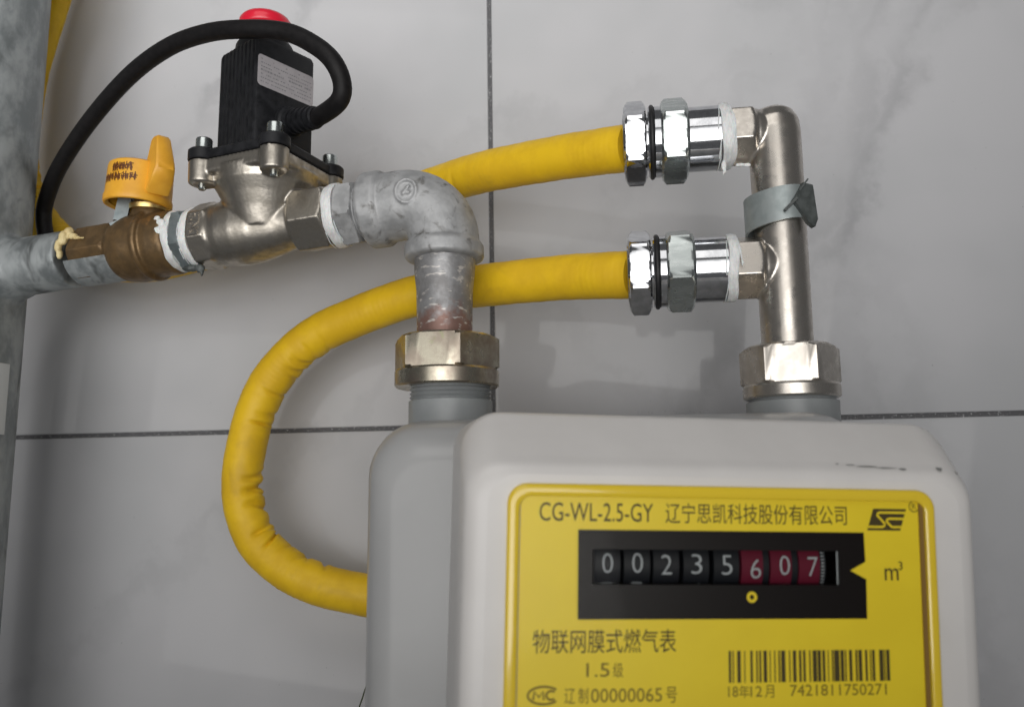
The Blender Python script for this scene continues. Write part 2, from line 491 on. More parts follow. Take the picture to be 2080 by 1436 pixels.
# ------------------------------------------------------------------ galvanised riser pipe with its branch, far left
AX = lambda x: P(x, 70 + (x + 290) / 205 * 20, 98 + (x + 290) / 205 * 12.5)     # axis of the valve line
AD = (AX(-85) - AX(-290)).normalized()
def at(x):                                                                        # distance along the axis from X=-290
    return (AX(x) - AX(-290)).length
A0 = AX(-290)
riser = thing('riser_pipe', 'thick grey galvanised riser pipe with a short welded branch, at the left edge', 'pipe', P(-307, 70, -240))
mb = MB()
mb.lathe([(-240, 24), (420, 24)], P(-307, 70, 0), (0, 0, 1), 64)
mb.lathe([(-14, 14.5), (8, 13.4), (at(-250), 13.0)], A0, AD, 48)
mb.lathe([(2, 15.8), (9, 14.6), (13, 13.2)], A0, AD, 48)
obj('pipe', cast(mb, 1.0, 4), 'paint', riser, 60)
mb = MB()
ring = []
for z in (54, 51, 36, 22):
    r_ = 24.25
    ring.append([P(-307 + r_ * math.sin(R(a)), 70 + r_ * math.cos(R(a)), z) for a in (40, 52, 64, 76, 86, 93 if z < 55 else 90)])
mb.loft(ring, False, False, closed=False)
obj('sticker', mb, 'sticker', riser)

# ------------------------------------------------------------------ yellow hoses
def hose_disp(seed, span):
    rr = random.Random(seed)
    folds = []
    s = 0
    while s < span:
        s += rr.choice((1.6, 2.4, 4.0, 6.5, 10.0)) * rr.uniform(0.8, 1.3)
        folds.append((s, rr.uniform(0.7, 1.9), rr.uniform(0.25, 1.5), rr.uniform(-1.2, 1.2)))
    def f(L, q, k):
        d = 0.05 * math.sin(L * 0.31 + 2 * math.sin(q)) + 0.04 * math.sin(L * 0.83 + 3 * q) + (0.022 + 0.016 * math.sin(L * 0.11)) * math.sin(L * 2.5 + 0.6 * math.sin(q) + 1.5 * math.sin(L * 0.07))
        b = max(0.0, k)                       # how much this side is squeezed by the bend (1/mm)
        amp = max(0.0, min(1.0, (b - 0.0065) / 0.010))
        if amp > 0:
            for c, wd, a, sl in folds:
                e = (L - c - sl * 2.2 * math.sin(q * 2)) / wd
                if abs(e) < 3: d -= 1.5 * amp * a * math.exp(-e * e)
            d += amp * 0.35
        return d
    return f
up = [(0.5, 88, 128.4), (-12, 81, 130.5), (-30.4, 70, 133.6), (-61.2, 52, 137.5), (-79.8, 40, 139.0), (-99.2, 30, 138.4), (-131.8, 22, 134.5), (-168.9, 20, 128.5), (-195.3, 20, 122.2), (-222, 20, 116.4),
      (-249.4, 20, 112.1), (-277.7, 20, 115.4), (-301.6, 20, 127.5), (-321.2, 20, 150.7), (-328.8, 21, 176.4), (-328.5, 21, 205), (-326.7, 20, 231), (-317.6, 20, 268.7), (-302, 20, 330), (-285, 20, 400)]
lowr = [(0.5, 88, 76.9), (-10, 83, 78.4), (-31.2, 72, 81.1), (-69.2, 56, 83), (-98.1, 48, 81.9), (-128.5, 42, 74.5), (-151.6, 38, 65.6), (-170.4, 36, 48.9), (-180.1, 35, 29.3),
        (-184.7, 35, 1.7), (-180.7, 35, -18.7), (-170.4, 35, -33.2), (-149.8, 35, -45.2), (-120.2, 33, -52), (-89.5, 28, -57.4), (-40, 24, -75), (-20, 22, -130), (-18, 22, -210)]
for nm, pth, lab, sd in (('upper', up, 'yellow hose joined to the upper chrome fitting, passing behind the grey elbow and the valves', 5),
                         ('lower', lowr, 'yellow hose from the lower chrome fitting, looping down behind the meter', 8)):
    mb = MB(); pts = spline([P(*q) for q in pth], 0.55)
    mb.tube(pts, 9.25, 40, disp=hose_disp(sd, 900))
    h = obj('gas_hose', mb, 'hose', None, 80)
    tag(h, lab, 'hose', 'yellow gas hoses')
    if nm == 'upper':
        # broken dark print along the visible side of the hose behind the riser
        pr = MB()
        L = 0
        for k in range(1, len(pts) - 2):
            x = pts[k].x
            if x > -285: continue
            if k % 4: continue
            tdir = (pts[k + 1] - pts[k]).normalized()
            for _ in range(2):
                if rnd.random() < 0.45: continue
                a = rnd.uniform(-0.6, 1.0)
                nrm = (V((0, -1, 0)) * math.cos(a) + V((1, 0, 0)) * math.sin(a)); nrm = (nrm - tdir * tdir.dot(nrm)).normalized()
                sd2 = tdir.cross(nrm); c = pts[k] + nrm * 9.42; l1 = rnd.uniform(.3, 1.1); l2 = rnd.uniform(.25, 1.0)
                pr.add([c - tdir * l1 - sd2 * l2, c + tdir * l1 - sd2 * l2, c + tdir * l1 + sd2 * l2, c - tdir * l1 + sd2 * l2], [(0, 1, 2, 3)])
        obj('printed_marks', pr, 'ink', h, flat=True)

# ------------------------------------------------------------------ ball valve
bv = thing('ball_valve', 'aged brass ball valve with an orange plastic turn handle', 'valve', AX(-215))
mb = MB()
mb.hexa(A0, AD, at(-244), at(-225), 13.4, 62, 1.2)
mb.lathe([(at(-230), 10.8), (at(-226), 11.6), (at(-222), 14.2), (at(-216), 15.1), (at(-209), 15.0), (at(-206), 13.9), (at(-203), 14.2), (at(-197), 14.0), (at(-195.5), 13.2)], A0, AD, 64)
mb.lathe([(at(-209.6), 15.0), (at(-208.8), 15.6), (at(-207.6), 15.6), (at(-206.8), 15.0)], A0, AD, 64)
c = P(-211, 79, 0)
mb.lathe([(106, 8.5), (117, 7.8), (119, 7.0), (124, 6.6)], c, (0, 0, 1), 40)
obj('body', cast(mb, 0.5, 3), 'brass', bv, 60)
mb = MB(); mb.lathe([(at(-246), 11.4), (at(-246) + .6, 12.2), (at(-228), 12.3), (at(-226), 11.5)], A0, AD, 48)
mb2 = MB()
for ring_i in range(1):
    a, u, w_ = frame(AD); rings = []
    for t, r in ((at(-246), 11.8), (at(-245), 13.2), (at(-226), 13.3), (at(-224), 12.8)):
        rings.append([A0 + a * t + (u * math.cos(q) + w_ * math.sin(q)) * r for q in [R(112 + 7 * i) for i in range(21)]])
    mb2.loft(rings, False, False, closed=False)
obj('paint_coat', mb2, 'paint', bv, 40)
mb = MB(); mb.lathe([(118.2, 8.6), (120.2, 8.9), (121, 8.4)], c, (0, 0, 1), 40); obj('packing_ring', mb, 'gold', bv)
mb = MB()                                                     # steel stop plate bent down on the left
mb.box(c + V((-9.6, -4.5, 118.2)), (2.6, 4.2, 6.0), Matrix.Rotation(R(30), 3, 'Z') @ Matrix.Rotation(R(8), 3, 'Y'))
mb.box(c + V((-4, -1, 124.3)), (7.5, 5.0, 0.7), Matrix.Rotation(R(30), 3, 'Z'))
mb.box(c + V((-11.0, -5.2, 111.8)), (3.4, 4.2, 0.6), Matrix.Rotation(R(30), 3, 'Z') @ Matrix.Rotation(R(-28), 3, 'Y'))
obj('stop_plate', mb, 'zinc_dull', bv)
mb = MB()
hb, ht = 120.3, 138.6
tilt = V((0.05, 0.0, 1)).normalized()
mb.lathe([(hb + 1.2, 11.8), (hb + .2, 12.6), (hb, 13.2), (hb + .3, 13.9), (hb + 1.0, 14.2), (hb + 3.2, 14.2), (hb + 4.4, 13.75), (ht - 2, 13.5), (ht - .7, 13.2), (ht, 12.2), (ht + .15, 0.5)], P(-221.5, 81, 0), tilt, 72, cap0=False, cap1=True)
mb.lathe([(hb + 1.2, 11.2), (hb + 8, 10.5), (hb + 8.1, 0.5)], P(-221.5, 81, 0), tilt, 72, cap0=False, cap1=True)
az = R(52); rd = V((math.sin(az), -math.cos(az), 0)); tg = V((math.cos(az), math.sin(az), 0)); hc = P(-210.6, 81, 0)
outl = [(5.5, 127, 4.2), (7.0, 138, 4.0), (9.2, 147.6, 3.2), (11, 148.6, 3.0), (14.6, 148.2, 3.0), (15.6, 147, 3.0), (19.4, 135, 3.9), (19.6, 132, 4.1), (16.5, 127.5, 4.6), (11, 122.8, 4.9)]
ringA, ringB, ringC, ringD = [], [], [], []
for r, z, wd in outl:
    ringA.append(hc + rd * r + tg * (-wd) + V((0, 0, z))); ringD.append(hc + rd * r + tg * wd + V((0, 0, z)))
cen = hc + rd * 12 + V((0, 0, 136))
ins = lambda ring, k: [cen + (p - cen) * k for p in ring]
mid = lambda ring, d: [p + tg * d for p in ring]
lev = MB()
shr = [hc + rd * (12 + (r - 12) * 0.90) + tg * (-wd) + V((0, 0, 136 + (z - 136) * 0.95)) for r, z, wd in outl]
shr2 = [hc + rd * (12 + (r - 12) * 0.90) + tg * wd + V((0, 0, 136 + (z - 136) * 0.95)) for r, z, wd in outl]
lev.loft([shr, [p + tg * 0.9 for p in ringA], [p - tg * 0.9 for p in ringD], shr2])
mb.add(lev.v, lev.f)
hd = obj('handle', mb, 'handle', bv, 38)
pr = MB()                                                     # two worn rows of brown print on the handle
for row, (z0, a0, a1, n) in enumerate(((134.2, -20, 20, 6), (129.9, -44, 30, 10))):
    for k in range(n):
        am = a0 + (a1 - a0) * (k + .5) / n
        for _ in range(13):
            a = R(am + rnd.uniform(-2.8, 2.8)); z = z0 + rnd.uniform(-1.2, 1.2)
            vert = rnd.random() < 0.6
            da = R(0.7 if vert else 2.2); dz = (0.95 if vert else 0.2)
            base = P(-221.5, 81, 0) + tilt * z
            rr = 13.75
            pr.add([base + V((rr * math.sin(a + s1 * da), -rr * math.cos(a + s1 * da), s2 * dz)) for s1, s2 in ((-1, -1), (1, -1), (1, 1), (-1, 1))], [(0, 1, 2, 3)])
obj('printed_marks', pr, 'ink_brown', hd, flat=True)
mb = MB()                                                     # yellow-cream sealant squeezed out where branch and valve meet
for x, dp, dz, s1, s2, s3 in ((-247, 11.5, 6, 2.2, 2.0, 3.4), (-248.5, 12.6, 2, 1.6, 1.6, 3.0), (-248.0, 12.0, -1.5, 1.3, 1.5, 2.2), (-245.5, 10, 9, 2.0, 2.2, 2.2), (-243.0, 10.6, 6.5, 2.4, 1.3, 1.5), (-240.2, 11.2, 5.2, 2.0, 0.9, 0.9), (-237.5, 11.5, 4.6, 1.6, 0.6, 0.5)):
    q = AX(x); mb.blob(q + V((0, -dp, dz)), s1, s2, s3, jit=0.12)
obj('sealant', cast(mb, 0.4, 3), 'sealant', bv, 60)

# ------------------------------------------------------------------ hex nipples with white thread tape
def tape_ring(x0, x1, r, parent, o=A0, ax=AD, seed=1, amp=0.25, flare=None):
    rr = random.Random(seed); ph = [rr.uniform(0, 6.28) for _ in range(5)]
    def wob(r_, t, q):
        return (r_ + amp * (math.sin(3 * q + ph[0]) * .5 + math.sin(7 * q + ph[1]) * .3 + math.sin(13 * q + ph[2]) * .2),
                t + amp * 1.4 * (math.sin(2 * q + ph[3]) * .6 + math.sin(5 * q + ph[4]) * .4) + (flare(q, t) if flare else 0))
    mb = MB(); mb.lathe([(x0, r - 1.5), (x0, r - .3), (x0 + .5, r), ((x0 + x1) / 2, r + .15), (x1 - .5, r), (x1, r - .3), (x1, r - 1.5)], o, ax, 72, wob=wob)
    a, u, w_ = frame(ax)                                      # loose strands pulled off the edges of the winding
    for k in range(4):
        q0 = rr.uniform(0.4, 2.6); ln = rr.uniform(0.5, 1.3); e0 = rr.choice((x0 - .1, x1 + .1)); out = 1 if e0 > x0 else -1
        st = [V(o) + a * (e0 + out * (0.15 + 0.9 * t * rr.uniform(.5, 1.2))) + (u * math.cos(q0 + ln * t) + w_ * math.sin(q0 + ln * t)) * (r - .55 + .5 * t) for t in (0, .25, .5, .75, 1)]
        mb.tube(spline(st, .8), 0.2, 6)
    return obj('thread_tape', mb, 'tape', parent, 50)
n1 = thing('hex_nipple', 'dull zinc hex nipple with white tape on both sides, between brass valve and solenoid valve', 'pipe nipple', AX(-189), 'zinc hex nipples')
mb = MB(); mb.hexa(A0, AD, at(-192.3), at(-186.8), 14.6, 82, 0.8); obj('hex', mb, 'zinc_dull', n1)
tape_ring(at(-196), at(-192.2), 13.3, n1, seed=3, amp=0.45)
tape_ring(at(-187.0), at(-183.4), 13.5, n1, seed=4, amp=0.35)
mb = MB()
for x, dp, dz, s1, s2, s3 in ((-197.5, 12.2, 5, 2.2, 1.0, 2.0), (-199.5, 11.8, 7.5, 1.6, .9, 1.2), (-198, 13.2, 1.5, 1.6, .9, 2.0), (-200.6, 12.5, 4.5, 1.5, .7, 1.0)):
    mb.blob(AX(x) + V((0, -dp, dz)), s1, s2, s3, jit=0.2)
obj('tape_shred', cast(mb, 0.4, 2), 'tape', n1, 60)
mb = MB()
mb.blob(AX(-186) + V((0, -4, -14.2)), 4.5, 2.2, 1.5, jit=.2); mb.blob(AX(-181.5) + V((0, -5, -15.2)), 2.0, 1.5, 2.0, jit=.2); mb.blob(AX(-180.6) + V((0, -5, -17.0)), 0.7, .8, 1.8, jit=.1)
obj('torn_flap', cast(mb, 0.4, 2), 'strap_dark', n1, 60)
n2 = thing('hex_nipple', 'silvery hex nipple with one white tape ring, between solenoid valve and grey elbow', 'pipe nipple', AX(-112), 'zinc hex nipples')
mb = MB(); mb.hexa(A0, AD, at(-117.4), at(-109.3), 14.0, 78, 0.8)
mb.lathe([(at(-110), 11.2), (at(-104), 11.6), (at(-103), 11.6)], A0, AD, 48)
for k in range(4):
    mb.lathe([(at(-109) + k * 1.5, 11.2), (at(-109) + k * 1.5 + .5, 11.9), (at(-109) + k * 1.5 + 1, 11.2)], A0, AD, 48)
obj('hex', mb, 'galv', n2)
tape_ring(at(-121.6), at(-117.3), 13.2, n2, seed=6, amp=0.35)

# ------------------------------------------------------------------ solenoid valve
sv = thing('solenoid_valve', 'solenoid shut-off valve with black coil housing, red reset button and satin cast body', 'valve', AX(-153))
CX, CP = -153.0, 84.5
mb = MB()
mb.hexa(A0, AD, at(-183.6), at(-174.5), 14.7, 82, 1.0, sides=8, n=72)
mb.lathe([(at(-176), 13.6), (at(-173), 13.6), (at(-170), 14.2), (at(-163), 14.6), (at(-156), 14.0), (at(-149), 12.6), (at(-143), 11.0), (at(-139), 10.6), (at(-136), 11.2)], A0, AD, 64)
mb.hexa(A0, AD, at(-138), at(-121.8), 14.2, 75, 1.5)
mb.lathe([(104, 12.5), (111, 15.5), (117, 18.5), (122, 21.5), (127.5, 22.5)], P(CX, CP, 0), (0, 0, 1), 56)
psi = R(31)
def corner(k, d):                                            # flange corners: front, right, back, left
    a = psi + k * PI / 2
    return P(CX + d * math.sin(a), CP + d * math.cos(a), 0)
def square(d, z, r, k=6):
    out = []
    for i in range(4):
        cc = corner(-i, d - r); a0 = psi - i * PI / 2
        for j in range(k + 1):
            a = a0 + PI / 4 - j * (PI / 2) / k
            out.append(V((cc.x + r * math.sin(a), cc.y - r * math.cos(a), z)))
    return out
mb.loft([square(26.5, 125.2, 7.5), square(27.5, 126, 7.5), square(27.5, 131, 7.5)])
for k in range(4):
    q = corner(k, 26)
    mb.lathe([(121.2, 4.4), (122, 5.6), (131, 5.8)], q, (0, 0, 1), 28)
svb = obj('body', cast(mb, 0.5, 4), 'cast', sv, 60)
# raised size marking on the left octagon flat
vs, fs = text2d('DN25', -6.2, -1.2, -9, 8, 0.03, 0, 90)
lm = MB(); a, u, w_ = frame(AD); q = R(82)
nr = u * math.cos(q) + w_ * math.sin(q); ta = a.cross(nr)
def onflat(x, z, h): return A0 + a * (at(-175.5) + x) + nr * (14.7 * math.cos(PI / 8) + h) - ta * z
rrx = [onflat(x, z * 0.62, 0.6) for x, z in vs]; rry = [onflat(x, z * 0.62, -0.3) for x, z in vs]
lm.add(rrx, fs)
from collections import Counter
ec = Counter(); ed = {}
for f in fs:
    for i in range(len(f)):
        e = (f[i], f[(i + 1) % len(f)]); ec[tuple(sorted(e))] += 1; ed[tuple(sorted(e))] = e
nv = len(vs); lm.v += rry
for k, n_ in ec.items():
    if n_ == 1:
        i, j = ed[k]; lm.f.append((i, j, j + nv, i + nv)); lm.m.append(0)
obj('raised_marking', lm, 'nickel', svb, 20)
mb = MB(); mb.loft([square(27.4, 131.3, 7.3), square(28, 131.8, 7.5), square(28, 134.6, 7.5), square(27.5, 135.2, 7.3)])
for k in range(4):
    mb.lathe([(131.35, 5.9), (131.8, 6.2), (135.6, 6.2), (136.2, 5.6)], corner(k, 26), (0, 0, 1), 28)
obj('gasket_flange', mb, 'black', sv)
for k in range(4):
    q = corner(k, 26); mb = MB()
    mb.lathe([(135.5, 3.0), (136.6, 3.0), (136.7, 3.35), (141.0, 3.35), (141.5, 3.1), (141.6, 2.2), (139.2, 1.7)], q, (0, 0, 1), 30)
    mb.lathe([(119.3, 1.2), (119.8, 1.6), (122.6, 1.6)], q, (0, 0, 1), 20)
    obj('bolt', mb, 'zinc', sv)
# coil housing: square box with fine upright ribs on the face to the left
psi2 = R(22); HX, HP = -155.0, 84.5; hs = 14.4
er = V((math.cos(psi2), math.sin(psi2), 0))                    # along the ribbed face (to the right)
en = V((math.sin(psi2), -math.cos(psi2), 0))
hcen = P(HX, HP, 0)
# faces: ribbed face normal = nl (left-front), label face normal = nr2 (right-front)
fr = V((0.26, -0.966, 0)).normalized()                        # direction of the front corner
nl = (Matrix.Rotation(R(-45), 3, 'Z') @ fr); nr2 = (Matrix.Rotation(R(45), 3, 'Z') @ fr)
def hpt(a, b, z): return hcen + nl * a + nr2 * b + V((0, 0, z))
def house_outline(h, z, groove=True):
    pts2 = []
    c_ = 1.6
    pts2 += [(h, -h + c_)]
    n = 9; b0, b1 = -h + c_, h - c_
    if groove:
        for k in range(n):
            s0 = b0 + (b1 - b0) * (k + 0.25) / n; s1 = b0 + (b1 - b0) * (k + 0.75) / n; d_ = 0.75
            pts2 += [(h, s0), (h - d_, s0 + .25), (h - d_, s1 - .25), (h, s1)]
    else:
        for k in range(n):
            s0 = b0 + (b1 - b0) * (k + 0.25) / n; s1 = b0 + (b1 - b0) * (k + 0.75) / n
            pts2 += [(h, s0), (h, s0 + .25), (h, s1 - .25), (h, s1)]
    pts2 += [(h, h - c_), (h - .5, h - .5), (h - c_, h), (-h + c_, h), (-h + .5, h - .5), (-h, h - c_), (-h, -h + c_), (-h + .5, -h + .5), (-h + c_, -h), (h - c_, -h), (h - .5, -h + .5)]
    return [hpt(a, b, z) for a, b in pts2]
mb = MB()
mb.loft([house_outline(hs - .4, 135.5), house_outline(hs, 137), house_outline(hs, 181.4), house_outline(hs - .5, 183.0), house_outline(hs - 1.6, 183.6, False)])
mb.lathe([(182, 12.6), (187.0, 12.4), (188.6, 11.6), (188.9, 9)], P(-156.6, 84, 0), (0, 0, 1), 48)
ch = obj('coil_housing', mb, 'black', sv, 25)
# silver rating label on the right-front face
lab = MB()
L0, L1, B0, B1 = -hs + 0.2, hs - 0.6, 161.0, 174.6
pl, pf = fill2d([rrect(L0, L1, B0, B1, 1.6, 5)])
def onface(x, z, h=0.08): return hcen + nr2 * (hs + h) + nl * (-x) + V((0, 0, z))
lab.add([onface(x, z) for x, z in pl], pf)
for row in range(7):
    z = B1 - 2.0 - row * 1.65; x = L0 + 1.5
    while x < L1 - 1.5:
        wd = rnd.uniform(0.25, 1.0)
        hgt = 0.5 if row != 3 else 0.8
        if rnd.random() < (0.8 if row not in (0,) else 0.35):
            lab.add([onface(xx, zz, 0.13) for xx, zz in ((x, z), (x + wd, z), (x + wd, z + hgt), (x, z + hgt))], [(0, 1, 2, 3)], 1)
        x += wd + rnd.uniform(0.2, 0.5)
obj('rating_label', lab, ['paper', 'ink_grey'], ch, flat=True)
mb = MB()
mb.lathe([(188.2, 7.6), (194.4, 7.4), (195.2, 9.8), (195.7, 11.0), (196.6, 11.5), (199.6, 11.3), (201.0, 10.4), (201.8, 8.0), (202.0, 2.0)], P(-156.8, 84, 0), (0, 0, 1), 56)
obj('reset_button', mb, 'red', sv, 40)
gd = (nr2 + V((0, 0, -0.16))).normalized(); g0 = hcen + nr2 * (hs - 1) + nl * (-1.5) + V((0, 0, 149.4))
mb = MB()
prof = [(0, 6.6), (3, 6.6), (3.6, 5.6), (6.0, 5.3)]
for k in range(4):
    t = 6.2 + k * 3.3; r = 5.2 - k * 0.18
    prof += [(t, r - 1.2), (t + .8, r - 1.2), (t + 1.0, r), (t + 2.9, r), (t + 3.1, r - 1.2)]
prof += [(20.0, 4.4), (21, 4.0)]
mb.lathe(prof, g0, gd, 36); obj('cable_gland', mb, 'black', sv, 30)
gt = g0 + gd * 20
cp = [gt - gd * 6, gt + gd * 1.5, P(-111.6, 111, 146.5), P(-109.2, 114, 152.5), P(-112.4, 116.5, 160.8), P(-120.9, 116, 168.9), P(-133.3, 114, 176.3), P(-151.1, 112, 180.5), P(-171.8, 106, 184.3), P(-194.4, 98, 184.4), P(-220.6, 86, 179.3),
      P(-249.3, 72, 166.5), P(-275.6, 56.5, 152.1), P(-290.0, 46, 139.3), P(-292.6, 43, 130.5), P(-291.5, 42, 120.4), P(-296, 40, 109), P(-306, 36, 100), P(-317, 32, 88), P(-324, 30, 70), P(-326, 30, 30), P(-326, 30, -60), P(-326, 30, -240)]
mb = MB(); mb.tube(spline(cp, 1.6), 3.7, 24)
tag(obj('power_cable', mb, 'cable', None, 80), 'black cable arching from the solenoid valve past the red button to the riser pipe', 'cable')

# ------------------------------------------------------------------ grey malleable elbow and the nipple under it
elb = thing('pipe_elbow', 'mottled grey galvanised elbow turning the valve line down to the meter', 'pipe elbow', P(-74, 90, 86))
EX, EP, EZ = -74.2, 90.0, 111.0
mb = MB(); pts = []
st = AX(-106.2)
c0 = V((EX, -EP, EZ))
for t in range(8): pts.append(st + (c0 - V((17, 0, 1)) - st) * (t / 8))
for t in range(0, 13):
    a = R(90 * t / 12)
    pts.append(V((EX - 17 + 17 * math.sin(a), -EP, EZ - 17 + 17 * math.cos(a) - (1 - t / 12) * 1.0)))
pts.append(V((EX + .3, -EP, 86.5)))
mb.tube(pts, 14.1, 44)
mb.lathe([(-1.5, 13.5), (-1, 15.0), (0, 15.6), (6, 15.6), (7.4, 14.9), (8.2, 13.5)], AX(-105.5), AD, 56)
mb.lathe([(0, 13.8), (.4, 15.2), (1.2, 15.9), (5.4, 15.9), (6.6, 15.2), (8, 13.6)], P(EX, EP, 86), (0, 0, 1), 56)
# cast mark: a raised ring with a stroke inside, on the front of the bend
for k in range(26):
    a = 2 * PI * k / 26
    mb.blob(P(-86.2 + 4.1 * math.cos(a), 103.9 - 0.5 * math.cos(a) * 0 - 0.05 * (4.1 * math.sin(a)) ** 2 * .3, 111.0 + 4.7 * math.sin(a)), 0.72, .85, .72, 8, 6)
for k in range(12):
    t = k / 11; a = R(-60 + 250 * t)
    mb.blob(P(-86.0 + 1.25 * math.cos(R(80 - 260 * min(t * 2, 1))) * (1 if t < .5 else 0) + (0 if t < .5 else 1.25 * math.cos(R(100 - 260 * (t * 2 - 1)))), 104.4, 112.4 - t * 3.2 + 0.8 * math.sin(t * 9)), .55, .7, .55, 8, 6)
obj('elbow_body', cast(mb, 0.45, 2), 'galv', elb, 60)
nip = MB()
nip.lathe([(40, 10.9), (60, 10.9), (74, 11.2), (80, 11.9), (87, 12.3), (90, 12.3)], P(-74.0, 90, 0), (0, 0, 1), 56)
nip_o = obj('pipe_nipple', nip, 'red_oxide')
tag(nip_o, 'short scratched pipe stained purple red at its foot, between grey elbow and brassy nut', 'pipe nipple')
un = thing('union_nut', 'yellowish chromate union nut with flange on the left meter inlet', 'nut', P(-73.2, 90, 35), 'union nuts on the meter')
mb = MB(); mb.hexa(P(-73.2, 90, 0), (0, 0, 1), 40.6, 54.8, 21.2, -3, 1.6); obj('hex', mb, 'chromate', un)
mb = MB(); mb.lathe([(35.2, 15), (35.0, 19.6), (35.6, 20.3), (40.8, 20.4), (41.6, 19.8), (41.8, 15)], P(-73.0, 90, 0), (0, 0, 1), 64); obj('flange', mb, 'chromate', un)

# ------------------------------------------------------------------ gas meter
Q = Matrix(((0.96002331, -0.2775654, 0.03623122), (0.27835044, 0.96029752, -0.01870067), (-0.0296021, 0.02803805, 0.99916845)))
MO = V((16, -183, -30.0))
def F(x, h, z):                                              # cover coordinates: x right, z up, h behind its face
    return MO + Q @ V((x, h, z))
gm = thing('gas_meter', 'off-white domestic gas meter with a yellow number plate and black counter window', 'gas meter', P(-9, 100, -190))
mb = MB(); rings = []
def bodyring(p, ins):
    return [P(x, p, z) for x, z in rrect(-88.0 + ins, 69 - ins, -190 + ins, 22.0 - ins - max(0, (p - 90)) * 0.06, 17 - ins * .4, 8)]
for p, ins in ((46, 6), (47.2, 2.4), (50, .6), (54, 0), (128, 0), (137, .5), (143, 1.8), (148, 4.2), (151, 7.0), (153, 10.5), (153.6, 13)):
    rings.append(bodyring(p, ins))
mb.loft(rings); obj('body', mb, 'meter_body', gm, 40)
for x0 in (-71.6, 55.6):
    mb = MB(); pr_ = [(16, 16.2), (29.5, 16.2), (30.0, 15.0)]
    for k in range(4):
        z = 30.2 + k * 1.5; pr_ += [(z, 15.0), (z + .7, 15.9), (z + 1.4, 15.0)]
    pr_ += [(39, 14.6)]
    mb.lathe(pr_, P(x0, 90, 0 if x0 < 0 else -3.5), (0, 0, 1), 60)
    obj('inlet_neck' if x0 < 0 else 'outlet_neck', mb, 'neck', gm)
# front cover
secs = [(60, -62, 77.8, -95, 45.8, 11), (20, -62, 77.8, -95, 45.8, 11), (18, -62, 77.6, -95, 45.6, 11), (16, -62, 77.2, -95, 44.6, 11), (4.6, -61.8, 74.6, -94.4, 34.6, 9.6), (3.2, -61.4, 74.0, -94, 33.6, 9.6), (2.0, -60.8, 73.2, -93.4, 32.8, 9.4), (1.0, -59.6, 72.0, -92.4, 31.9, 9), (.3, -58.0, 70.4, -91, 30.8, 8.4), (0, -56, 68.5, -90, 29.6, 7.6)]
mb = MB(); rings = [[F(x, h, z) for x, z in rrect(a, b, c_, d, r, 9)] for h, a, b, c_, d, r in secs]
mb.loft(rings, False, False)
hole = [(-31, 1.0), (36, 1.0), (36, 13.2), (-31, 13.2)]
h, a, b, c_, d, r = secs[-1]
vs, fs = fill2d([rrect(a, b, c_, d, r, 9), hole]); mb.add([F(x, 0, z) for x, z in vs], fs)
cover = obj('front_cover', mb, 'meter', gm, 30)
mb = MB()                                                    # knocks and scuffs along the top edge of the cover
def scuff(pts, h):
    vs, fs = fill2d([pts]); mb.add([F(x, h(x, z) if callable(h) else h, z) for x, z in vs], fs)
hz = lambda x, z: (4.6 - (34.6 - z) * 1.5 if z < 34.6 else 4.6 + (z - 34.6) * 1.32) - 0.35
for x, z, a_, b_ in ((40, 33.6, 1.5, .12), (44.5, 33.3, 3.2, .16), (49.5, 33.0, 3.0, .14), (54, 32.8, 1.2, .22), (36.5, 33.8, .5, .15), (64.5, 33.0, 1.0, .5)):
    scuff([(x + a_ * math.cos(t) * rnd.uniform(.7, 1.2), z - (x - 45) * 0.0 + b_ * math.sin(t) * rnd.uniform(.7, 1.3)) for t in [k * PI / 5 for k in range(10)]], hz)
obj('scuff_mark', mb, 'dirt', cover, flat=True)
mb = MB(); mb.blob(F(70.9, 4.9, 31.7), .75, 1.2, .75, jit=.2); mb.blob(F(69.6, 5.0, 32.6), .9, 1.0, .45, jit=.2)
obj('chipped_corner', mb, 'dirt', cover, 60)
mb = MB(); mb.blob(P(-57.2, 151.4, 1.6), .55, .4, .9, jit=.1); obj('paint_speck', mb, 'dirt', gm, 60)
# yellow plate with a hole for the counter
plate = MB(); PH = -0.25
vs, fs = fill2d([rrect(-47.9, 57.6, -66, 24.4, 2.6, 6), [(-30.4, 1.5), (35.4, 1.5), (35.4, 12.7), (-30.4, 12.7)]])
plate.add([F(x, PH, z) for x, z in vs], fs)
plate = obj('number_plate', plate, 'yellow', gm, flat=True)
def printed(name, m, bits, h=PH - 0.1, parent=plate):
    mb = MB()
    for vs, fs in bits: mb.add([F(x, h, z) for x, z in vs], fs)
    return obj(name, mb, m, parent, flat=True)
T = text2d
printed('lettering', 'ink', [T('CG-WL-2.5-GY', -43.2, -14.5, 18.4, 22.9, 0.0)])
printed('lettering', 'ink', [T('辽宁思凯科技股份有限公司', -11.3, 36.8, 18.2, 23.2)])
printed('lettering', 'ink', [T('物联网膜式燃气表', -44.3, -8.7, -12.9, -7.3)])
printed('lettering', 'ink2', [T('1.5', -31.1, -25.4, -18.4, -15.2), T('级', -24.5, -22.0, -18.6, -15.1)])
printed('lettering', 'ink2', [T('辽', -36.4, -33.8, -24.5, -20.9), T('制', -33.0, -30.6, -24.5, -20.9), T('00000065', -29.9, -12.3, -24.3, -21.1), T('号', -11.3, -8.5, -24.6, -20.9)])
printed('lettering', 'ink', [T('m', 46.7, 50.5, 4.5, 7.5), T('3', 50.5, 51.7, 7.1, 9.2)])
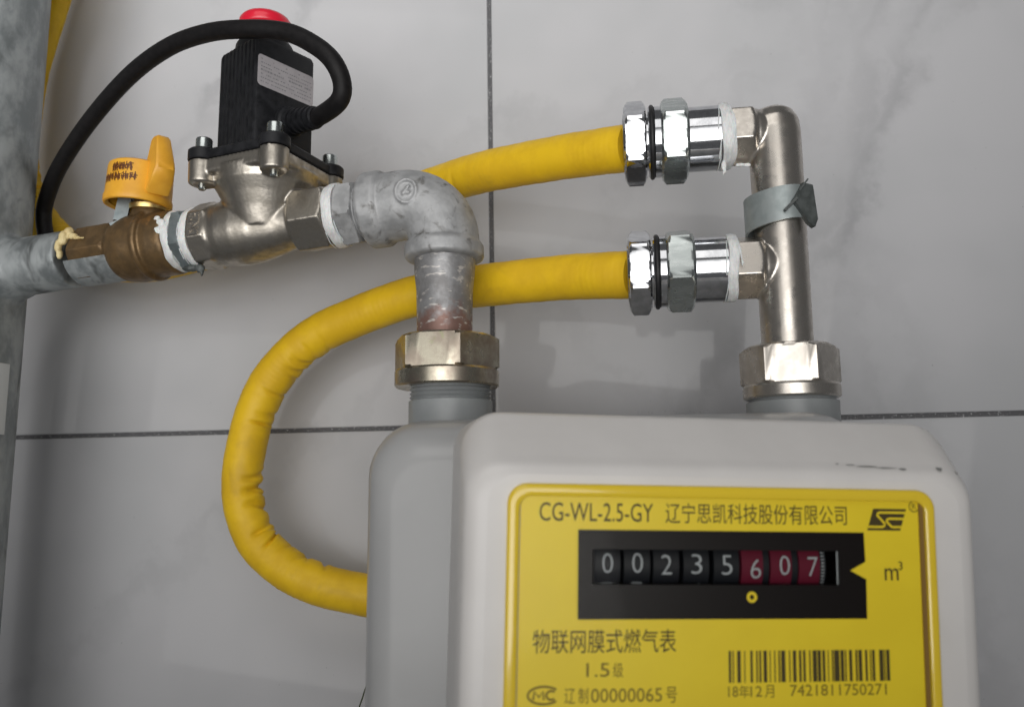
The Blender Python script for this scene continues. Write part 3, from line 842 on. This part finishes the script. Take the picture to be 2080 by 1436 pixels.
printed('lettering', 'ink2', [T('18', 4.5, 7.0, -23.5, -21.0), T('年', 7.3, 9.9, -23.8, -20.8), T('12', 10.2, 13.2, -23.5, -21.0), T('月', 13.9, 16.3, -23.8, -20.8)])
printed('lettering', 'ink2', [T('7421811750271', 20.5, 46.1, -23.5, -20.8)])
arc = lambda cx, cz, rx, rz, a0, a1, n=24: [(cx + rx * math.cos(R(a0 + (a1 - a0) * k / n)), cz + rz * math.sin(R(a0 + (a1 - a0) * k / n))) for k in range(n + 1)]
printed('certification_mark', 'ink2', [ribbon(arc(-41.4, -22.5, 3.9, 2.0, 40, 320), .5), ribbon([(-44.0, -23.5), (-43.7, -21.6), (-42.6, -22.9), (-41.6, -21.6), (-41.4, -23.5)], .5), ribbon(arc(-39.6, -22.5, 1.2, 1.0, 50, 310), .5)])
# maker's emblem: black slanted block cut by two pale line shapes
sl = lambda x, z: (44.0 + (z - 22.4) * 0.33 + x, z)
emb = [fill2d([[sl(0.1, 22.5), sl(9.2, 22.5), sl(9.2, 17.0), sl(0.1, 17.0)]])]
printed('emblem', 'ink', emb)
printed('emblem_lines', 'yellow', [ribbon([sl(9.3, 21.55), sl(2.2, 21.55), sl(1.7, 21.3), sl(1.6, 20.9), sl(4.4, 18.7), sl(4.5, 18.2), sl(4.0, 17.9), sl(0, 17.9)], .55),
                                   ribbon([sl(9.3, 20.0), sl(5.2, 20.0), sl(4.7, 19.7), sl(4.7, 19.3), sl(6.4, 18.0), sl(6.9, 17.9), sl(9.3, 17.9)], .55)], PH - .16)
printed('registered_sign', 'ink2', [ribbon(arc(55.5, 23.2, 1.35, 1.35, 0, 360), .28), T('R', 54.95, 56.1, 22.45, 23.95)])
# bar code: widths (mm) of bar, gap, bar, gap ...
bars = [(0.0, .6), (1.0, .3), (2.2, .9), (4.0, .25), (5.6, .6), (7.1, .4), (7.9, .5), (9.0, .9), (10.6, .25), (11.8, .3), (12.9, .4), (13.6, 1.1), (15.7, .3), (16.7, .85), (18.3, .6), (19.4, .6), (21.0, .35), (21.9, 1.1), (23.2, .9), (24.5, .7), (25.9, .25), (27.0, .4), (27.6, 1.4), (29.3, .9), (30.5, .35), (31.6, .8), (33.3, .5), (34.1, .95), (35.9, .6), (37.2, .3), (37.8, .7), (39.7, 1.1), (41.0, .3), (41.6, .9)]
mb = MB()
for x, wd in bars:
    x += 4.7; mb.add([F(xx, PH - .1, zz) for xx, zz in ((x, -20.15), (x + wd, -20.15), (x + wd, -12.6), (x, -12.6))], [(0, 1, 2, 3)])
obj('bar_code', mb, 'ink', plate, flat=True)
# black counter mask with the notch that points at the digits, and the number wheels behind it
ctr = MB(); CH = PH - 0.12
vs, fs = fill2d([[(-33.4, -5.0), (41.5, -5.0), (41.6, 4.7), (37.3, 6.9), (41.5, 9.1), (41.3, 16.4), (-33.5, 16.4)], [(-29.8, 3.2), (34.4, 3.2), (34.4, 11.7), (-29.8, 11.7)]])
ctr.add([F(x, CH, z) for x, z in vs], fs)
for (xa, za), (xb, zb) in zip([(-29.8, 3.2), (34.4, 3.2), (34.4, 11.7), (-29.8, 11.7)], [(34.4, 3.2), (34.4, 11.7), (-29.8, 11.7), (-29.8, 3.2)]):
    ctr.add([F(xa, CH, za), F(xb, CH, zb), F(xb, 7, zb), F(xa, 7, za)], [(0, 1, 2, 3)])
ctr = obj('counter', ctr, 'mask', gm, flat=True)
mb = MB(); mb.add([F(x, 0.3, z) for x, z in ((34.0, 3.3), (34.32, 3.3), (34.32, 11.6), (34.0, 11.6))], [(0, 1, 2, 3)]); obj('edge_line', mb, 'digit', ctr, flat=True)
vs, fs = [], []
for k in range(25):
    a_ = 2 * PI * k / 24; vs += [(10.9 + 1.35 * math.cos(a_), .3 + 1.35 * math.sin(a_)), (10.9 + .6 * math.cos(a_), .3 + .6 * math.sin(a_))]
    if k: fs.append((2 * k - 2, 2 * k, 2 * k + 1, 2 * k - 1))
printed('point_mark', 'yellow', [(vs, fs)], CH - .1, ctr)
WR = 11.2; WH = 1.2 + WR
for k, (xc, dg_, zc) in enumerate(((-25.7, 0, 8.2), (-18.1, 0, 8.3), (-10.6, 2, 7.9), (-2.8, 3, 8.1), (5.1, 5, 7.9), (12.7, 6, 7.0), (20.4, 0, 7.9), (28.0, 7, 7.6))):
    red = k > 4
    mb = MB(); wz = 7.7
    half = 3.3
    x_l, x_r = (xc - 3.6, xc + 2.0) if red else (xc - half, xc + half)
    a_ = F(0, 0, 0) ; axv = Q @ V((1, 0, 0))
    mb.lathe([(x_l, WR - 2), (x_l, WR), (x_r, WR), (x_r, WR - 2)], F(0, WH, wz), axv, 72)
    if red: mb.lathe([(x_r, WR - 2), (x_r, WR - .15), (xc + 3.7, WR - .15), (xc + 3.7, WR - 2)], F(0, WH, wz), axv, 72, mi=2)
    for dn in (-1, 0, 1):
        vs, fs = T(str((dg_ + dn) % 10), xc - 1.35, xc + 1.35, -2.35, 2.35, -0.012)
        ang0 = (zc - wz) / WR - dn * 2 * PI / 10
        pts = []
        for x, z in vs:
            t = ang0 + z / WR; pts.append(F(x, WH - (WR + .32) * math.cos(t), wz + (WR + .32) * math.sin(t)))
        mb.add(pts, fs, 1)
    if k == 7:
        for q_ in range(-7, 8):
            t = q_ * 0.075; pts = []
            for x, dt in ((xc + 2.4, -.012), (xc + 3.2, -.012), (xc + 3.2, .012), (xc + 2.4, .012)): pts.append(F(x, WH - (WR - .05) * math.cos(t + dt), wz + (WR - .05) * math.sin(t + dt)))
            mb.add(pts, [(0, 1, 2, 3)], 1)
    obj('number_wheel', mb, ['wheel_red' if red else 'wheel', 'digit', 'wheel'], ctr, 30)
# clear rim and window over the plate
mb = MB(); rings = []
for h, i, r in ((0.1, 0, 5), (-0.9, .15, 4.9), (-1.3, .5, 4.6), (-1.45, 1.0, 4.2), (-1.45, 2.3, 3.6), (-1.2, 2.9, 3.2), (-0.35, 3.1, 2.9), (-.1, 3.2, 2.8)):
    rings.append([F(x, h, z) for x, z in rrect(-51.2 + i, 61 - i, -70 + i, 27.5 - i, r, 8)])
mb.loft(rings, False, False); rim = obj('clear_rim', mb, 'amber', gm, 35)
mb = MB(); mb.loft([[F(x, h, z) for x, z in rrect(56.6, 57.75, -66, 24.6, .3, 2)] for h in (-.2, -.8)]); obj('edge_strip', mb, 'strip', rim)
mb = MB(); vs, fs = fill2d([rrect(-48.4, 58.2, -66.6, 24.9, 3, 6)]); mb.add([F(x, -1.15, z) for x, z in vs], fs); obj('window_pane', mb, 'glass', gm, flat=True)

# ------------------------------------------------------------------ nickel manifold on the meter outlet
TX, TP = 55.3, 90.0
mf = thing('manifold_pipe', 'satin nickel upright pipe with two side branches and a rounded elbow top', 'pipe fitting', P(TX, TP, 46))
mb = MB()
mb.lathe([(46, 9.2), (92, 9.5), (120, 9.7), (129, 9.7), (133.5, 9.2), (137, 7.4), (138.6, 5.0)], P(TX, TP, 0), (0, 0, 1), 48)
for z in (129.0, 77.0):
    mb.lathe([(46.2, 9.8), (49, 9.8), (51.5, 9.0), (57, 8.4)], P(0, TP, z), (1, 0, 0), 48)
    mb.hexa(P(0, TP, z), (1, 0, 0), 36.4, 47.6, 12.4, 84, 1.3)
mb.lathe([(0, 3.5), (9.5, 9.3), (10.4, 9.2), (10.8, 8)], P(46.5, TP, 128.4), (1, 0, .12), 40)
obj('body', cast(mb, 0.45, 5), 'nickel', mf, 60)
un2 = thing('union_nut', 'satin nickel union nut on the right meter outlet', 'nut', P(55.6, 90, 28), 'union nuts on the meter')
mb = MB(); mb.hexa(P(55.4, 90, 0), (0, 0, 1), 31.2, 46.4, 17.5, -8, 1.8); obj('hex', mb, 'nickel', un2)
mb = MB(); mb.lathe([(27.4, 14), (27.2, 16.2), (27.8, 17.0), (31.4, 17.1), (32.3, 16.6), (32.6, 14)], P(55.6, 90, 0), (0, 0, 1), 64); obj('flange', mb, 'nickel', un2)
# grey strap round the manifold between its branches
stp = thing('seal_strap', 'flat grey strap wrapped round the nickel pipe, its dark folded end sticking out', 'strap', P(55, 90, 94))
mb = MB(); ro, ri = [], []
for i in range(41):
    a_ = R(-215 + 250 * i / 40)                               # azimuth seen from above, 0 = towards the room
    k = i / 40
    r = 11.0 + 0.6 * math.sin(3 * a_) + (1.5 * (1 - k) ** 6)
    zc = 95.2 + 5.0 * k - 1.5; hh = 7.2 - 1.0 * k
    d = V((math.sin(a_), -math.cos(a_), 0)); cc = P(54.6, 90, zc)
    ro.append((cc + d * (r + .45) + V((0, 0, hh)), cc + d * (r + .45) - V((0, 0, hh)), cc + d * (r - .45) - V((0, 0, hh)), cc + d * (r - .45) + V((0, 0, hh))))
mb.loft([list(q_) for q_ in ro]); obj('band', mb, 'strap', stp, 50)
mb = MB()
fl = [(-3.2, 1.0), (1.5, 8.2), (5.2, 7.4), (6.2, -5.5), (5.0, -8.4), (2.8, -6.8), (-0.6, -2.4)]
tabp = lambda x, z, h: P(60.6, 100.5, 97.0) + V((x * .92, x * 0.42, z)) + V((.38, -.92, 0)) * h
front = [tabp(x, z, 0.9 + 0.22 * abs(x - 2)) for x, z in fl]; back = [tabp(x, z, -0.9) for x, z in fl]
mb.loft([back, front]); mb.box(tabp(-4.2, -.6, 1.0), (.45, .8, 3.2), Matrix.Rotation(R(46), 3, 'Y'))
mb.box(tabp(1.2, 7.0, 1.7), (.3, .5, 2.6), Matrix.Rotation(R(38), 3, 'Y'))
obj('folded_end', mb, 'strap_dark', stp, 20)

# ------------------------------------------------------------------ chrome hose fittings
def hose_fitting(z, rn, rb, lab, seed, wide):
    t = thing('hose_fitting', lab, 'pipe fitting', P(17, 90, z), 'chrome hose fittings')
    ax = (1, 0, 0); o = P(0, 90, z)
    mb = MB(); mb.hexa(o, ax, -1.6, 6.9, 16.4, rn, 1.5); mb.lathe([(-2.2, 9.3), (-1.9, 11.5), (-1.4, 11.8)], o, ax, 40); obj('end_nut', mb, 'chrome', t)
    mb = MB(); mb.lathe([(6.6, 10.8), (7.5, 10.8), (7.6, 13.3), (8.1, 13.5), (8.3, 13.0), (8.4, 11.2), (9.6, 11.2), (9.8, 13.2), (10.2, 13.6), (12.4, 13.6), (12.7, 13.2)], o, ax, 56); obj('collar', mb, 'chrome', t)
    mb = MB(); rings = []
    for i in range(56):
        q_ = 2 * PI * i / 56; d = V((0, -math.sin(q_), math.cos(q_)))
        rings.append([o + V((9.05 + .95 * math.cos(2 * PI * j / 12), 0, 0)) + d * (13.35 + .95 * math.sin(2 * PI * j / 12)) for j in range(12)])
    rings.append(rings[0]); mb.loft(rings, False, False); obj('o_ring', mb, 'rubber', t, 80)
    mb = MB(); mb.hexa(o, ax, 12.5, 22.6, 16.6, rb, 1.7); obj('hex_body', mb, 'zinc', t)
    mb = MB(); mb.lathe([(22.4, 11.9), (23.0, 12.35), (34.6, 12.3), (34.9, 11.8)], o, ax, 64); obj('sleeve', mb, 'chrome', t)
    tape_ring(34.6, 38.2, 12.75, t, o, ax, seed, 0.4, (lambda q, tt: (1.7 * max(0, math.cos(q - 1.9)) * (1 if tt > 36.5 else 0.1))) if wide else None)
    if wide:
        mb = MB()
        for x, dp, dz, a_, b_, c_ in ((35.4, 5, -13.2, 1.0, .8, 2.2), (35.6, 5, -15, .7, .5, 1.6), (35.0, 5.5, -16.4, .35, .3, .9), (41.5, 4, -13.0, 2.0, .7, .8), (44, 4, -13.2, 1.4, .6, .9)):
            mb.blob(o + V((x, -dp, dz)), a_, b_, c_, jit=.15)
        obj('tape_shred', cast(mb, .3, 2), 'tape', t, 60)
    return t
hose_fitting(129.0, 103.5, 102, 'upper chrome hose fitting with black ring and ragged white tape, on the elbow top', 21, True)
hose_fitting(77.0, 93.5, 82, 'lower chrome hose fitting with black ring and a neat white tape ring', 22, False)

# ------------------------------------------------------------------ small things on and before the wall
mb = MB(); mb.tube(spline([P(-118, 26, -88), P(-122.5, 25, -89), P(-126.4, 23, -92.6), P(-129.4, 20, -99), P(-132, 18, -106), P(-135, 16, -125), P(-136, 15, -170)], 1.5), 0.32, 8)
tag(obj('thin_wire', mb, 'wire', None, 80), 'thin dark green wire curling out beside the lower left edge of the meter', 'wire')
mb = MB()
for k in range(26):
    x = rnd.choice((rnd.uniform(0, 8), rnd.uniform(12, 34))); r = rnd.uniform(.12, .32)
    mb.blob(P(x, .1, 30.4 + rnd.uniform(-.7, .7)), r, r * .7, r, 8, 5)
d = obj('water_drops', mb, 'water', None, 80); d['kind'] = 'stuff'
